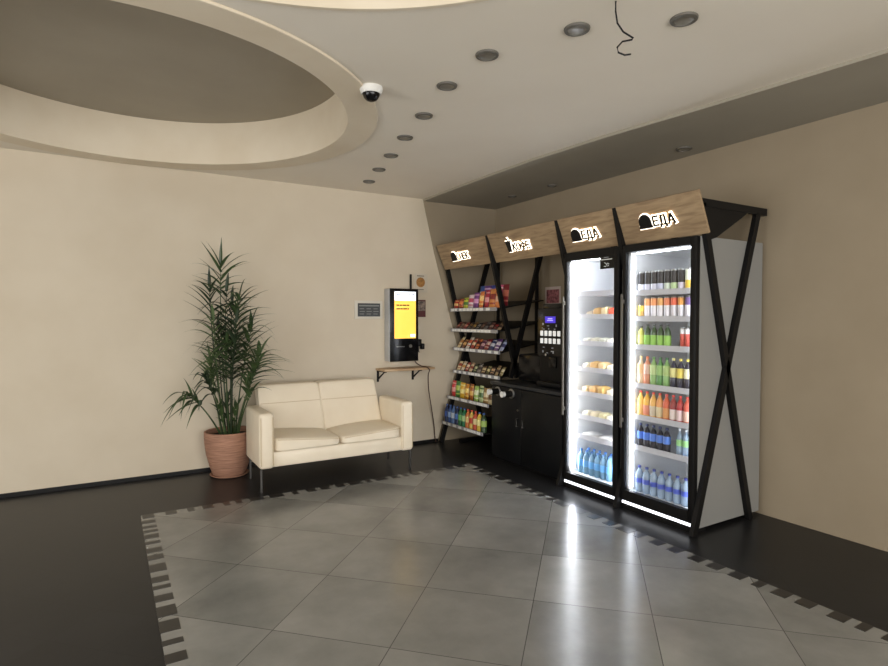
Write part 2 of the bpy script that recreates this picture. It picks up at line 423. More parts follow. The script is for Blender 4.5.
def leaflet(mb, base, direc, length, width, droop):
    n = 7; up = Vector((0, 0, 1)); pts = []
    d0 = direc.normalized()
    side = d0.cross(up); side = side if side.length > .1 else d0.cross(Vector((0, 1, 0))); side.normalize()
    side = (side + Vector((rl.uniform(-.3, .3), rl.uniform(-.3, .3), rl.uniform(-.3, .3)))).normalized()
    prev = None
    for i in range(n+1):     # a leaf that would grow into the sofa is left off
        q = safe(base + d0*length*i/n + Vector((0, 0, -1))*droop*length*(i/n)**2)
        if (q.x > 1.03 and 4.68 < q.y < 5.3 and q.z < .69) or (q.x > 1.14 and q.y > 5.08 and q.z < .87): return
    for i in range(n+1):
        t = i/n
        q = base + d0*length*t + Vector((0, 0, -1))*droop*length*t*t
        q = safe(q)
        w = width*(.35+.65*math.sin(PI*min(1, t*1.15+.12)**.8) if t < .9 else .35)*(1-t)**.35 if i < n else .0006
        nrm = side.cross(d0).normalized()
        row = [mb.bm.verts.new(q-side*w*.5+nrm*w*.18), mb.bm.verts.new(q), mb.bm.verts.new(q+side*w*.5+nrm*w*.18)]
        if prev:
            mb.bm.faces.new([prev[0], prev[1], row[1], row[0]]); mb.bm.faces.new([prev[1], prev[2], row[2], row[1]])
        prev = row
def frond(b0, c0, t0, n, l, start, droop, spread, m, w=.02):
    """stem from b0 bending by c0 to the tip t0; n leaflet pairs of length l from 'start' of the stem"""
    b0, c0, t0 = Vector(b0), Vector(c0), Vector(t0); mb = MB()
    mb.tube([safe(bez(b0, c0, t0, k/14)) for k in range(15)], [.0085*(1-.7*k/14) for k in range(15)], 6)
    for i in range(n):
        t = start+(1-start)*(i/(n-1)); q = safe(bez(b0, c0, t0, t)); tan = (bez(b0, c0, t0, min(1, t+.02))-bez(b0, c0, t0, t-.02)).normalized()
        if i == n-1:
            leaflet(mb, q, tan, l*.8, w*.8, droop); continue
        lat = tan.cross(Vector((rl.uniform(-.25, .25), -.9, rl.uniform(.1, .4)))).normalized()
        for sg in (-1, 1):
            sp = spread*(1.15-.55*(i/(n-1)))*rl.uniform(.85, 1.15)
            dd = tan*math.cos(sp)+lat*sg*math.sin(sp)+Vector((rl.uniform(-.15, .15), rl.uniform(-.45, .12), rl.uniform(-.1, .25)))
            leaflet(mb, q, dd, l*rl.uniform(.8, 1.1)*(.75+.25*math.sin(PI*i/(n-1))), w*rl.uniform(.8, 1.15), droop*rl.uniform(.4, 1.9))
    part(mb, 'frond', m, p, smooth=False)
L0, L1, L2 = leafm
B = lambda dx, dy: (PX+dx, PY+dy, .37)
FR = [  # base, bend, tip, leaflet pairs, leaflet length, start, droop, spread, leaf colour
 ((.0, .02), (.90, 5.47, 1.2), (.915, 5.43, 1.93), 8, .42, .82, .28, .85, L0),
 ((.01, .0), (.92, 5.40, 1.1), (.95, 5.36, 1.68), 10, .42, .62, .5, .9, L1),
 ((-.03, .03), (.83, 5.47, 1.2), (.82, 5.44, 1.72), 9, .34, .66, .28, .8, L1),
 ((.02, -.03), (.97, 5.36, 1.1), (1.05, 5.28, 1.64), 11, .44, .60, .55, .85, L0),
 ((.03, .01), (1.0, 5.48, 1.0), (1.06, 5.46, 1.55), 11, .38, .55, .45, .75, L1),
 ((.05, -.02), (1.06, 5.38, .9), (1.16, 5.30, 1.40), 12, .40, .52, .50, .75, L0),
 ((-.04, -.02), (.86, 5.36, .9), (.82, 5.26, 1.42), 10, .38, .52, .5, .85, L2),
 ((.01, -.05), (.96, 5.26, .9), (.99, 5.14, 1.40), 12, .38, .50, .50, .8, L1),
 ((.06, .01), (1.12, 5.44, .75), (1.24, 5.34, 1.12), 11, .42, .55, .45, .8, L2),
 ((.06, -.04), (1.09, 5.30, .75), (1.18, 5.14, 1.05), 10, .38, .52, .55, .8, L0),
 ((.03, .04), (.99, 5.50, .9), (1.06, 5.50, 1.26), 10, .36, .50, .45, .8, L1),
 ((-.06, .0), (.85, 5.44, .75), (.81, 5.40, 1.06), 8, .30, .58, .25, .55, L2),
 ((-.02, .03), (.90, 5.50, .9), (.90, 5.50, 1.34), 11, .34, .5, .40, .75, L1),
 ((.0, -.02), (.93, 5.38, .9), (.93, 5.26, 1.22), 10, .36, .5, .50, .85, L0),
 ((.02, .0), (.98, 5.42, .9), (1.0, 5.38, 1.58), 12, .36, .45, .45, .8, L1),
 ((-.07, -.02), (.74, 5.32, .70), (.58, 5.22, .80), 7, .30, .60, .75, .6, L0),
 ((-.06, -.05), (.83, 5.24, .78), (.72, 5.10, .95), 7, .30, .60, .75, .6, L1),
 ((.07, -.06), (1.06, 5.24, .66), (1.13, 5.12, .82), 6, .26, .60, .35, .7, L0),
 ((.0, .0), (.93, 5.44, .6), (.97, 5.40, .74), 4, .20, .35, .15, .45, L1),
 ((-.02, -.02), (.9, 5.42, .55), (.86, 5.36, .68), 4, .18, .35, .15, .45, L0),
 ((.04, -.02), (1.0, 5.38, .55), (1.04, 5.34, .66), 4, .18, .35, .15, .45, L0)]
for b_, c_, t_, n_, l_, st_, dr_, sp_, m_ in FR:
    o_ = Vector((PX-.975, PY-5.46, 0))
    frond(B(*b_), Vector(c_)+o_, Vector(t_)+o_, n_, l_, st_, dr_, sp_, m_, .042)

# ------------------------------------------------------------------ payment kiosk, shelf, notices
KY = 5.55
k = thing('payment_kiosk', 'black wall-mounted payment kiosk with a lit yellow screen', 'kiosk', (2.8, YB, .96))
part(MB().box(2.622, 2.972, KY, YB, .965, 1.758, .006), 'housing', mat('silver_grey_casing', (186, 188, 190), .4, metal=.2), k, 'silver-grey side casing')
part(MB().box(2.625, 2.972, KY-.012, KY, .963, 1.76, .005), 'front_panel', M['black_gloss'], k)
sc = part(MB().box(2.677, 2.938, KY-.0145, KY-.012, 1.215, 1.728), 'screen', mat('yellow_screen', (255, 202, 84), .3, emit=.85), k, 'lit yellow screen')
part(MB().box(2.677, 2.938, KY-.0155, KY-.0145, 1.628, 1.728), 'screen_header', mat('white_screen', (235, 240, 250), .3, emit=.95), sc, 'white strip across the screen top')
dk = mat('screen_text', (92, 62, 14), .5); gy = mat('screen_text_grey', (140, 146, 160), .5)
for z, ws in ((1.572, (.035, .028, .05, .03)), (1.532, (.042, .03, .048, .02))):
    x = 2.70
    for w in ws: part(MB().box(x, x+w, KY-.0155, KY-.0145, z, z+.014), 'text_word', dk, sc, smooth=False); x += w+.005
for a_ in ((2.70, 2.76, 1.69, 1.698), (2.70, 2.75, 1.665, 1.672), (2.85, 2.865, 1.69, 1.70), (2.892, 2.92, 1.688, 1.70)):
    part(MB().box(a_[0], a_[1], KY-.0165, KY-.0155, a_[2], a_[3]), 'header_mark', gy, sc, smooth=False)
part(MB().box(2.87, 2.93, KY-.0155, KY-.0145, 1.23, 1.262), 'screen_button', mat('pale_screen', (220, 235, 240), .3, emit=.9), sc)
part(MB().box(2.70, 2.80, KY-.0155, KY-.012, 1.122, 1.13, .001), 'card_slot', M['steel'], k)
part(MB().cyl((2.872, KY-.02, 1.13), (2.872, KY-.012, 1.13), .018, n=20), 'coin_slot', M['grey_dark'], k)
part(MB().box(2.93, 2.95, YB-.03, YB-.012, 1.74, 1.93, .003), 'antenna', M['black'], k, 'thin black aerial on the kiosk top')

r = MB().box(3.0, 3.055, YB-.07, YB, 1.12, 1.2, .008).box(3.05, 3.085, YB-.085, YB-.02, 1.085, 1.15, .008).tube([(3.03, YB-.03, 1.12), (3.035, YB-.03, 1.06), (3.05, YB-.015, 1.05)], .006)
tag(r.build('wall_mounted_card_reader', M['black']), 'small black card reader on the wall right of the yellow screen', 'card reader')

sh = thing('wall_shelf', 'narrow pale wooden wall shelf on black brackets under the kiosk', 'shelf', (2.8, YB, .86))
part(MB().box(2.515, 3.13, 5.44, YB, .868, .892, .003), 'board', M['wood_light'], sh)
for x in (2.53, 2.96):
    part(MB().box(x, x+.022, YB-.012, YB, .74, .868).box(x, x+.022, YB-.21, YB, .856, .868).prism([(x+.006, YB-.012, .76), (x+.006, YB-.012, .78), (x+.006, YB-.16, .856), (x+.006, YB-.18, .856)], (.01, 0, 0)), 'bracket', M['black'], sh)
cb = [(2.955, 5.60, .965), (2.975, 5.58, .93), (3.0, 5.52, .905), (3.03, 5.45, .895), (3.05, 5.425, .865), (3.075, 5.5, .8), (3.125, 5.58, .63), (3.185, 5.625, .42), (3.235, 5.65, .2), (3.25, 5.655, .06), (3.25, 5.63, .006)]
def smooth_path(P, n=6):
    P = [Vector(q) for q in P]; out = []
    for i in range(len(P)-1):
        a, b_, c_, d_ = P[max(i-1, 0)], P[i], P[i+1], P[min(i+2, len(P)-1)]
        for j in range(n):
            t = j/n; out.append(.5*((2*b_)+(-a+c_)*t+(2*a-5*b_+4*c_-d_)*t*t+(-a+3*b_-3*c_+d_)*t**3))
    return out+[P[-1]]
tag(MB().tube(smooth_path(cb), .006, 6).build('power_cable', mat('dark_brown_cable', (66, 44, 38), .5)), 'dark power cable running from the kiosk down to the floor', 'cable')

n = thing('notice_board', 'small framed dark notice on the wall left of the kiosk', 'notice', (2.43, YB, 1.42))
part(MB().box(2.27, 2.595, YB-.015, YB, 1.43, 1.625, .003), 'frame', mat('pale_frame', (206, 199, 184), .6), n)
bd = part(MB().box(2.305, 2.565, YB-.018, YB-.0145, 1.455, 1.598), 'board', mat('dark_board', (40, 42, 42), .4), n)
FP = mat('faded_print', (128, 130, 124), .6)
part(MB().box(2.32, 2.55, YB-.02, YB-.018, 1.565, 1.578), 'heading', FP, bd, smooth=False)
for i in range(3):
    for j in range(3): part(MB().box(2.325+j*.08, 2.375+j*.08+.01*(i % 2), YB-.02, YB-.018, 1.535-i*.028, 1.542-i*.028), 'text_line', FP, bd, smooth=False)

n = thing('paper_notice', 'pale paper notice with a round orange seal above the kiosk', 'notice', (3.07, YB, 1.74))
part(MB().box(3.005, 3.165, YB-.004, YB, 1.73, 1.94), 'sheet', mat('pale_paper', (196, 186, 168), .7), n)
part(MB().lathe([(0, 0), (.056, 0), (.056, .002), (.03, .003), (0, .003)], 28, M=Matrix.Translation((3.075, YB-.004, 1.845)) @ Matrix.Rotation(PI/2, 4, 'X')), 'seal', mat('orange_seal', (176, 126, 62), .6, noise=(126, 84, 40), scale=60), n)
PG = mat('print_grey', (96, 90, 84), .6)
for a_ in ((3.03, 3.12, 1.912, 1.922), (3.035, 3.115, 1.758, 1.766)): part(MB().box(a_[0], a_[1], YB-.0055, YB-.004, a_[2], a_[3]), 'text_line', PG, n, smooth=False)
n = thing('small_poster', 'small dark red poster behind the kiosk at its right edge', 'poster', (3.06, YB, 1.45))
part(MB().box(3.0, 3.14, YB-.004, YB, 1.45, 1.645), 'sheet', mat('dark_red_print', (92, 44, 46), .6), n)
part(MB().box(3.005, 3.135, YB-.0055, YB-.004, 1.52, 1.63), 'picture', mat('mixed_print', (170, 150, 136), .6, noise=(40, 32, 32), scale=45), n)

# ------------------------------------------------------------------ display frame: five crossed black supports carrying four lit wooden signs
FY = [5.6, 4.635, 3.62, 2.986, 2.33]
fr = thing('display_frame', 'black crossed-post frame carrying four lit wooden signs along right wall', 'display frame', (3.7, 3.9, 0))
def bar(mb, x0, z0, x1, z1, y, w=.05, th=.032):
    a, b_ = Vector((x0, y, z0)), Vector((x1, y, z1)); dd = (b_-a).normalized(); nn = Vector((dd.z, 0, -dd.x))*w/2
    mb.prism([a-nn-Vector((0, th/2, 0)), a+nn-Vector((0, th/2, 0)), b_+nn-Vector((0, th/2, 0)), b_-nn-Vector((0, th/2, 0))], (0, th, 0))
    return mb
for i, y in enumerate(FY):
    mb = MB(); bar(mb, 3.335, 2.2, 4.08, 2.2, y, .05)
    cs = part(mb, 'crossed_support', M['black'], fr, smooth=False)
    zf = .822 if i == 1 else 0.      # one support stands on the worktop, the others on the floor
    dx = .08 if i == 4 else (.06 if i == 0 else 0.)
    part(bar(MB(), 3.272+dx, 2.266-dx*.9, 3.272+dx+.588*(2.266-zf)/2.266, zf, y, .046, .032), 'post', M['black'], cs, smooth=False)
    part(bar(MB(), 3.305+.675*zf/2.18, zf, 3.98, 2.18, y, .048, .032), 'post', M['black'], cs, smooth=False)
    if i == 4:
        part(MB().prism([(3.33, y-.012, 2.215), (3.43, y-.012, 1.96), (3.5, y-.012, 1.98), (3.9, y-.012, 2.2)], (0, .024, 0)), 'end_plate', M['black'], cs, smooth=False)
TB, TT = Vector((3.365, 0, 1.995)), Vector((3.25, 0, 2.262))   # sign bottom and top edge (x,z)
SU = (TT-TB).normalized(); SN = Vector((-SU.z, 0, SU.x))      # up the sign, outward
def to_sign(yc, along=.5):
    """matrix: x = reading direction (-Y), y = up the sign, z = outward"""
    o = TB+(TT-TB)*along; o.y = yc
    m = Matrix.Identity(4)
    for r_ in range(3):
        m[r_][0] = (0, -1, 0)[r_]; m[r_][1] = SU[r_]; m[r_][2] = SN[r_]; m[r_][3] = o[r_]
    return m
def arc(cx, cy, rx, ry, a0, a1, n=10): return [(cx+rx*math.cos(math.radians(a0+(a1-a0)*k/n)), cy+ry*math.sin(math.radians(a0+(a1-a0)*k/n))) for k in range(n+1)]
GLYPH = {   # strokes in units of the cap height
    'Е': (.58, [[(0, 0), (0, 1)], [(0, 0), (.55, 0)], [(0, .5), (.48, .5)], [(0, 1), (.55, 1)]]),
    'Д': (.8, [[(.02, 0), (.78, 0)], [(.05, 0), (.05, -.2)], [(.75, 0), (.75, -.2)], [(.15, 0), (.24, 1)], [(.24, 1), (.65, 1)], [(.65, 1), (.65, 0)]]),
    'А': (.76, [[(0, 0), (.36, 1)], [(.40, 1), (.76, 0)], [(.14, .3), (.62, .3)]]),
    'С': (.66, [arc(.36, .5, .36, .5, 50, 310, 14)]),
    'Н': (.64, [[(0, 0), (0, 1)], [(.62, 0), (.62, 1)], [(0, .5), (.62, .5)]]),
    'К': (.64, [[(0, 0), (0, 1)], [(0, .45), (.58, 1)], [(.2, .6), (.62, 0)]]),
    'О': (.78, [arc(.38, .5, .38, .5, 0, 360, 20)]),
    'Ф': (.86, [arc(.42, .55, .42, .3, 0, 360, 20), [(.42, -.04), (.42, 1.06)]])}
def lettering(txt, h, sw, mt, z0, z1):
    """stroke lettering on the sign, stroke width sw, between heights z0 and z1 off the panel"""
    mb = MB(); x = 0
    for ch in txt:
        w_, strokes = GLYPH[ch]
        for st_ in strokes:
            for (ax, ay), (bx_, by) in zip(st_, st_[1:]):
                p0, p1 = Vector((x+ax*h, ay*h)), Vector((x+bx_*h, by*h)); d_ = (p1-p0).normalized()*sw/2; n_ = Vector((-d_.y, d_.x))
                q_ = [p0-d_-n_, p1+d_-n_, p1+d_+n_, p0-d_+n_]
                mb.prism([mt @ Vector((v.x, v.y, z0)) for v in q_], SN*(z1-z0))
        x += (w_+.26)*h
    return mb
def icon_outline(kind, g=0.):
    if kind == 'burger':
        P = [(.004-g, -.004-g), (.004-g, .012)]
        pts = [(-g, .0-g), (-g, .016+g*.4), (.004-g, .02), (.004-g, .045)]
        for k_ in range(0, 13):
            a = PI-PI*k_/12; pts.append((.05+(.046+g)*math.cos(a), .045+(.05+g)*math.sin(a)))
        pts += [(.096+g, .02), (.1+g, .016+g*.4), (.1+g, -g)]
        return pts
    return [(.012-g*.5, -g), (.054+g*.5, -g), (.064+g, .088), (.068+g, .088), (.068+g, .1+g), (.040+g, .1+g), (.036+g, .128+g), (.030-g, .128+g), (.032-g, .1+g), (-.002-g, .1+g), (-.002-g, .088), (.002-g, .088)]
signs = [('СНЕК', 'burger', 5.375, .3), ('КОФЕ', 'cup', 4.355, .3), ('ЕДА', 'burger', 3.485, .3), ('ЕДА', 'burger', 2.79, .34)]
for i, (txt, ic, ys, al) in enumerate(signs):
    y1, y0 = FY[i]-.018+(.035 if i == 0 else 0), FY[i+1]+.018-(.062 if i == 3 else 0)
    mb = MB(); mb.prism([TB+Vector((0, y0, 0)), TT+Vector((0, y0, 0)), TT+Vector((0, y1, 0)), TB+Vector((0, y1, 0))], -SN*.02)
    sp = part(mb, 'sign_panel', M['wood'], fr, ['wooden sign panel over the snack rack', 'wooden sign panel over the coffee machine', 'wooden sign panel over the food cooler', 'wooden sign panel over the drinks cooler'][i], smooth=False)
    mt = to_sign(ys, al)
    q = MB(); q.prism([mt @ Vector((x*1.12, y*1.08, .012)) for x, y in icon_outline(ic)], SN*.006); part(q, 'sign_icon', M['black'], sp, smooth=False)
    q = MB(); q.prism([mt @ Vector((x*1.12, y*1.08, .004)) for x, y in icon_outline(ic, .0065)], SN*.004); part(q, 'icon_backlight', M['halo'], sp, 'glowing white backlight', smooth=False)
    tx0, hh = (.126, .064) if ic == 'burger' else (.096, .064)
    mtt = mt @ Matrix.Translation((tx0, .012, 0))
    part(lettering(txt, hh, .0125, mtt, .012, .018), 'sign_lettering', M['black'], sp, smooth=False)
    part(lettering(txt, hh, .0255, mtt, .004, .008), 'letter_backlight', M['halo'], sp, 'glowing white backlight', smooth=False)

# ------------------------------------------------------------------ coolers
def cooler(name, label, Y0, Y1, gy0, gy1, gz0, gz1, shelves, handle_y, led):
    X0, X1, ZT = 3.372, 4.09, 1.985
    t = thing(name, label, 'fridge', ((X0+X1)/2, (Y0+Y1)/2, 0), 'glass-door coolers')
    mb = MB(); th = .03
    mb.box(X0, X1, Y0, Y0+th, .03, ZT).box(X0, X1, Y1-th, Y1, .03, ZT).box(X1-th, X1, Y0+th, Y1-th, .03, ZT).box(X0, X1-th, Y0+th, Y1-th, ZT-.05, ZT)
    mb.box(X0, X1-th, Y0+th, Y1-th, .03, .125)
    part(mb, 'body', M['fside'], t, smooth=False)
    mb = MB(); a0, a1 = Y0+th, Y1-th
    mb.box(X0+.01, X1-th, a0, a0+.008, .125, ZT-.05).box(X0+.01, X1-th, a1-.008, a1, .125, ZT-.05).box(X1-th-.008, X1-th, a0, a1, .125, ZT-.05)
    mb.box(X0+.01, X1-th, a0, a1, .125, .133).box(X0+.01, X1-th, a0, a1, ZT-.058, ZT-.05)
    part(mb, 'liner', M['liner'], t, 'white inner lining', smooth=False)
    # door
    D0, D1 = 3.33, 3.37
    mb = MB().box(D0, D1, Y0, gy0, .075, ZT, .004).box(D0, D1, gy1, Y1, .075, ZT, .004).box(D0, D1, gy0, gy1, gz1, ZT).box(D0, D1, gy0, gy1, .075, gz0)
    dr = part(mb, 'door', M['black'], t)
    part(MB().box(D0+.012, D0+.018, gy0, gy1, gz0, gz1), 'glass', M['glass'], dr, 'clear glass pane', smooth=False)
    part(MB().box(D0-.03, D0-.015, handle_y-.008, handle_y+.008, .62, 1.62, .004).box(D0-.02, D0, handle_y-.006, handle_y+.006, .66, .69).box(D0-.02, D0, handle_y-.006, handle_y+.006, 1.55, 1.58), 'handle', M['grey_dark'], dr, 'long dark grey handle')
    part(MB().box(D0+.004, D0+.012, Y0+.012, Y1-.012, .046, .064), 'base_light', M['led_base'], t, 'glowing white line below the door', smooth=False)
    part(MB().box(D0+.012, X0+.1, Y0+.004, Y1-.004, 0, .074), 'plinth', M['black'], t, smooth=False)
    # led strips in the two front corners
    for y in (a1-.018, a0+.012):
        part(MB().box(X0+.012, X0+.04, y, y+.007, .16, ZT-.08), 'led_strip', led, t, 'bright white light strip', smooth=False)
    part(MB().box(X0+.02, X0+.035, a0+.05, a1-.05, ZT-.07, ZT-.058), 'led_strip', led, t, 'bright white light strip', smooth=False)
    for z in shelves:
        s_ = part(MB().box(3.415, 4.0, a0+.014, a1-.014, z-.03, z-.0195), 'shelf', M['wire_shelf'], t, smooth=False)
        pr = MB().box(3.405, 3.413, a0+.014, a1-.014, z-.032, z+.008)
        part(pr, 'price_rail', M['rail'], s_, smooth=False)
    return t
F1S = [1.655, 1.466, 1.245, 1.027, .825, .627, .461]
F2S = [1.642, 1.45, 1.239, .95, .713, .483]
f1 = cooler('drinks_cooler', 'lit glass-door cooler of packed food with an almost bare top shelf', 3.004, 3.598, 3.052, 3.565, .135, 1.915, F1S, 3.582, M['led_strong'])
f1.name = 'food_cooler'
f2 = cooler('drinks_cooler', 'lit glass-door cooler full of colourful cans and bottles', 2.348, 2.968, 2.392, 2.934, .148, 1.93, F2S, 2.951, M['led'])
# small black sticker in the corner of the food cooler's door
tag_ = [c_ for c_ in f1.children if c_.name.startswith('door')][0]
st = part(MB().box(3.3375, 3.3395, 3.055, 3.198, 1.825, 1.935), 'door_sticker', M['black_gloss'], tag_, 'black sticker with white print', smooth=False)
pt = mat('sticker_print', (220, 222, 220), .6)
q = MB()
for y0, y1, z0, z1 in ((3.11, 3.16, 1.912, 1.917), (3.075, 3.19, 1.894, 1.900)): q.box(3.3365, 3.3375, y0, y1, z0, z1)
# emblem: a small cup-like swirl of white strokes
q.tube([(3.3368, 3.158, 1.845), (3.3368, 3.138, 1.843), (3.3368, 3.128, 1.855), (3.3368, 3.140, 1.868), (3.3368, 3.155, 1.873)], .0028, 6)
q.tube([(3.3368, 3.122, 1.845), (3.3368, 3.110, 1.848), (3.3368, 3.108, 1.862), (3.3368, 3.120, 1.868), (3.3368, 3.126, 1.858)], .0026, 6)
part(q, 'sticker_print', pt, tag_, smooth=False)

# ---- bottles and cans
matc = {}
def cm(col, rough=.3, metal=0.):
    kk = (col, rough, metal)
    if kk not in matc: matc[kk] = mat('colour_%d' % len(matc), col, rough, metal)
    return matc[kk]
clear = mat('clear_water_plastic', (196, 220, 244), .12, trans=.6)
clear_b = mat('blue_water_plastic', (150, 204, 240), .12, trans=.5)
def bottle(name, label, cat, group, loc, h, r, body, cap, lab, lab_rng=(.35, .62), neck=.3, mbody=None):
    t = thing(name, label, cat, loc, group); x, y, z = loc
    H = h*.93
    prof = [(0, 0), (r*.82, 0), (r, h*.03), (r, h*.3), (r*.96, h*.45), (r, h*.62), (r*.9, h*.72), (r*.5, h*.84), (r*.34, h*.87), (r*.34, H), (0, H)]
    part(MB().lathe([(a, z+b_) for a, b_ in prof], 14, (x, y, 0)), 'bottle_body', mbody or cm(body, .2), t)
    part(MB().lathe([(a, z+b_) for a, b_ in [(0, h*.925), (r*.42, h*.925), (r*.42, h*.995), (r*.36, h), (0, h)]], 12, (x, y, 0)), 'cap', cm(cap, .4), t)
    a, b_ = lab_rng
    part(MB().lathe([(r*.995, z+h*a), (r*1.02, z+h*a), (r*1.02, z+h*b_), (r*.995, z+h*b_)], 14, (x, y, 0)), 'label', cm(lab, .45), t)
    return t
def can(label, group, loc, h, r, top, low, split=.5, extra=None):
    t = thing('drink_can', label, 'can', loc, group); x, y, z = loc
    part(MB().lathe([(a, z+b_) for a, b_ in [(0, .004), (r*.75, 0), (r, h*.05), (r, h*split)]], 16, (x, y, 0)), 'lower_wrap', cm(low, .3, .2), t)
    part(MB().lathe([(a, z+b_) for a, b_ in [(r, h*split), (r, h*.93)]], 16, (x, y, 0)), 'upper_wrap', cm(top, .3, .2), t)
    part(MB().lathe([(a, z+b_) for a, b_ in [(r, h*.93), (r*.86, h*.985), (r*.84, h), (r*.78, h), (r*.76, h*.985), (0, h*.985)]], 16, (x, y, 0)), 'lid', M['steel'], t)
    return t
XS = 3.455
def ys(n_, y_left=2.89, y_right=2.49): return [y_left+(y_right-y_left)*i_/(n_-1) for i_ in range(n_)]
z = F2S[0]-.018
lows = [(222, 222, 230), (200, 200, 216), (205, 206, 220), (196, 200, 222), (208, 220, 205), (190, 214, 160), (204, 196, 212)]
for i_, y in enumerate(ys(8)):
    w_ = ['at the left end', 'second from left', 'third from left', 'fourth from left', 'fifth from left', 'sixth from left, pale green below', 'seventh from left', 'at the right end'][i_]
    if i_ < 7: can('tall black-topped can %s of the drinks cooler top shelf' % w_, 'black-topped cans on the top cooler shelf', (XS, y, z), .165, .0255, (30, 28, 34), lows[i_], .42)
    else: can('yellow and white can at the right end of the drinks cooler top shelf', 'black-topped cans on the top cooler shelf', (XS, y, z), .165, .0255, (226, 232, 214), (222, 186, 60), .5)
z = F2S[1]-.018
tops = [(236, 170, 110), (232, 152, 92), (226, 170, 96), (222, 128, 84), (228, 104, 70), (230, 160, 72), (108, 78, 140)]
for i_, y in enumerate(ys(8)):
    if i_ == 0: can('short yellow can at the left end of the second cooler shelf', 'slim cans on the second cooler shelf', (XS, y, z), .11, .0235, (236, 206, 84), (214, 170, 90), .55)
    else:
        cn = ['', 'peach', 'orange', 'amber', 'rust orange', 'red-orange', 'light orange', 'purple'][i_]
        can('slim white can with %s top, %s from left on the second cooler shelf' % (cn, ORD[i_]), 'slim cans on the second cooler shelf', (XS, y, z), .165, .025, tops[i_-1], (222, 220, 226), .62)
z = F2S[2]-.018
for i_, y in enumerate(ys(5, 2.89, 2.66)):
    if i_ == 0: bottle('juice_bottle', 'pale yellow bottle at the left end of the third cooler shelf', 'bottle', 'bottles on the third cooler shelf', (XS, y, z), .16, .025, (216, 214, 110), (40, 42, 44), (226, 222, 130), (.2, .6))
    else: bottle('juice_bottle', 'lime green bottle with black cap, %s from left on the third cooler shelf' % ORD[i_], 'bottle', 'bottles on the third cooler shelf', (XS, y, z), .175, .025, (58, 84, 52), (28, 32, 30), (150, 204, 84), (.08, .55))
for i_, y in enumerate((2.535, 2.497)): can(['red and white can standing alone right of the green bottles', 'red and white can at the right end of the third cooler shelf'][i_], 'red cans on the third cooler shelf', (XS, y, z), .155, .018, (222, 222, 222), (206, 84, 70), .72)
z = F2S[3]-.018
spec = [('cream', (226, 206, 170), (240, 214, 150), (224, 190, 140)), ('orange', (228, 150, 120), (222, 120, 70), (236, 196, 180)), ('pale green', (150, 190, 118), (90, 140, 70), (196, 216, 150)), ('green', (92, 150, 82), (50, 110, 62), (150, 190, 110)), ('light green', (140, 186, 112), (50, 112, 62), (180, 206, 130)), ('dark blue and yellow', (40, 44, 66), (236, 224, 150), (220, 214, 140)), ('navy', (38, 38, 60), (230, 210, 90), (226, 206, 90)), ('black and cream', (46, 44, 58), (232, 212, 90), (228, 222, 180))]
for i_, y in enumerate(ys(8, 2.888, 2.49)):
    nm, bo, ca, la = spec[i_]
    bottle('soft_drink_bottle', '%s bottle, %s from left on the fourth shelf of the drinks cooler' % (nm, ORD[i_]), 'bottle', 'bottles on the fourth cooler shelf', (XS, y, z), .225, .0268, bo, ca, la, (.42, .74) if i_ < 5 else (.4, .7))
z = F2S[4]-.018
spec = [('yellow', (240, 208, 110), (216, 60, 44), (236, 196, 120)), ('golden', (238, 186, 72), (220, 70, 44), (222, 140, 110)), ('apricot', (232, 180, 90), (216, 58, 44), (210, 196, 170)), ('pale orange', (230, 160, 92), (214, 56, 44), (218, 202, 160)), ('orange red', (214, 96, 62), (212, 52, 44), (222, 160, 100)), ('dark red', (150, 36, 36), (214, 50, 42), (228, 214, 204)), ('crimson', (176, 40, 40), (214, 52, 44), (226, 200, 196)), ('scarlet', (206, 92, 72), (216, 66, 50), (230, 190, 170))]
for i_, y in enumerate(ys(8, 2.888, 2.49)):
    nm, bo, ca, la = spec[i_]
    bottle('juice_bottle', '%s juice bottle, %s from left on the fifth shelf of the drinks cooler' % (nm, ORD[i_]), 'bottle', 'red-capped bottles on the fifth cooler shelf', (XS, y, z), .2, .0268, bo, ca, la, (.14, .5))
z = F2S[5]-.018
for i_, y in enumerate(ys(5, 2.888, 2.655)):
    bottle('cola_bottle', 'dark cola bottle with blue label, %s above the water bottles' % ['at the left end', 'second from left', 'third from left', 'fourth from left', 'fifth from left'][i_], 'bottle', 'dark cola bottles', (XS, y, z), .185, .0258, (32, 30, 42), (30, 44, 96), (84, 128, 214), (.38, .68))
for i_, y in enumerate((2.548, 2.497)):
    bottle('water_bottle', ['clear bottle with green label right of the gap beside the cola', 'clear bottle with green label at the right end beside the cola'][i_], 'bottle', 'green-labelled clear bottles', (XS, y, z), .2, .0235, (222, 232, 232), (210, 214, 216), (150, 206, 130), (.4, .62), mbody=clear)
z = .134
for i_, y in enumerate(ys(7, 2.886, 2.49)):
    bottle('water_bottle', 'clear water bottle with blue cap, %s on the drinks cooler floor' % ['at the left end', 'second from left', 'third from left', 'fourth from left', 'fifth from left', 'sixth from left', 'at the right end'][i_], 'bottle', 'water bottles on the drinks cooler floor', (XS-.01, y, z), .195, .03, (214, 230, 246), (44, 58, 140), (72, 92, 190), (.36, .54), mbody=clear)
for row in range(2):
    for i_, y in enumerate(ys(6, 3.498, 3.185)):
        bottle('water_bottle', 'pale blue water bottle, %s of the %s row in the food cooler' % (['at the left end', 'second from left', 'third from left', 'fourth from left', 'fifth from left', 'at the right end'][i_], ['front', 'rear'][row]), 'bottle', 'water bottles on the food cooler floor', (XS-.01+row*.075, y-.012*row, z), .2, .0285, (170, 210, 240), (60, 110, 180), (96, 168, 226), (.3, .58), mbody=clear_b)

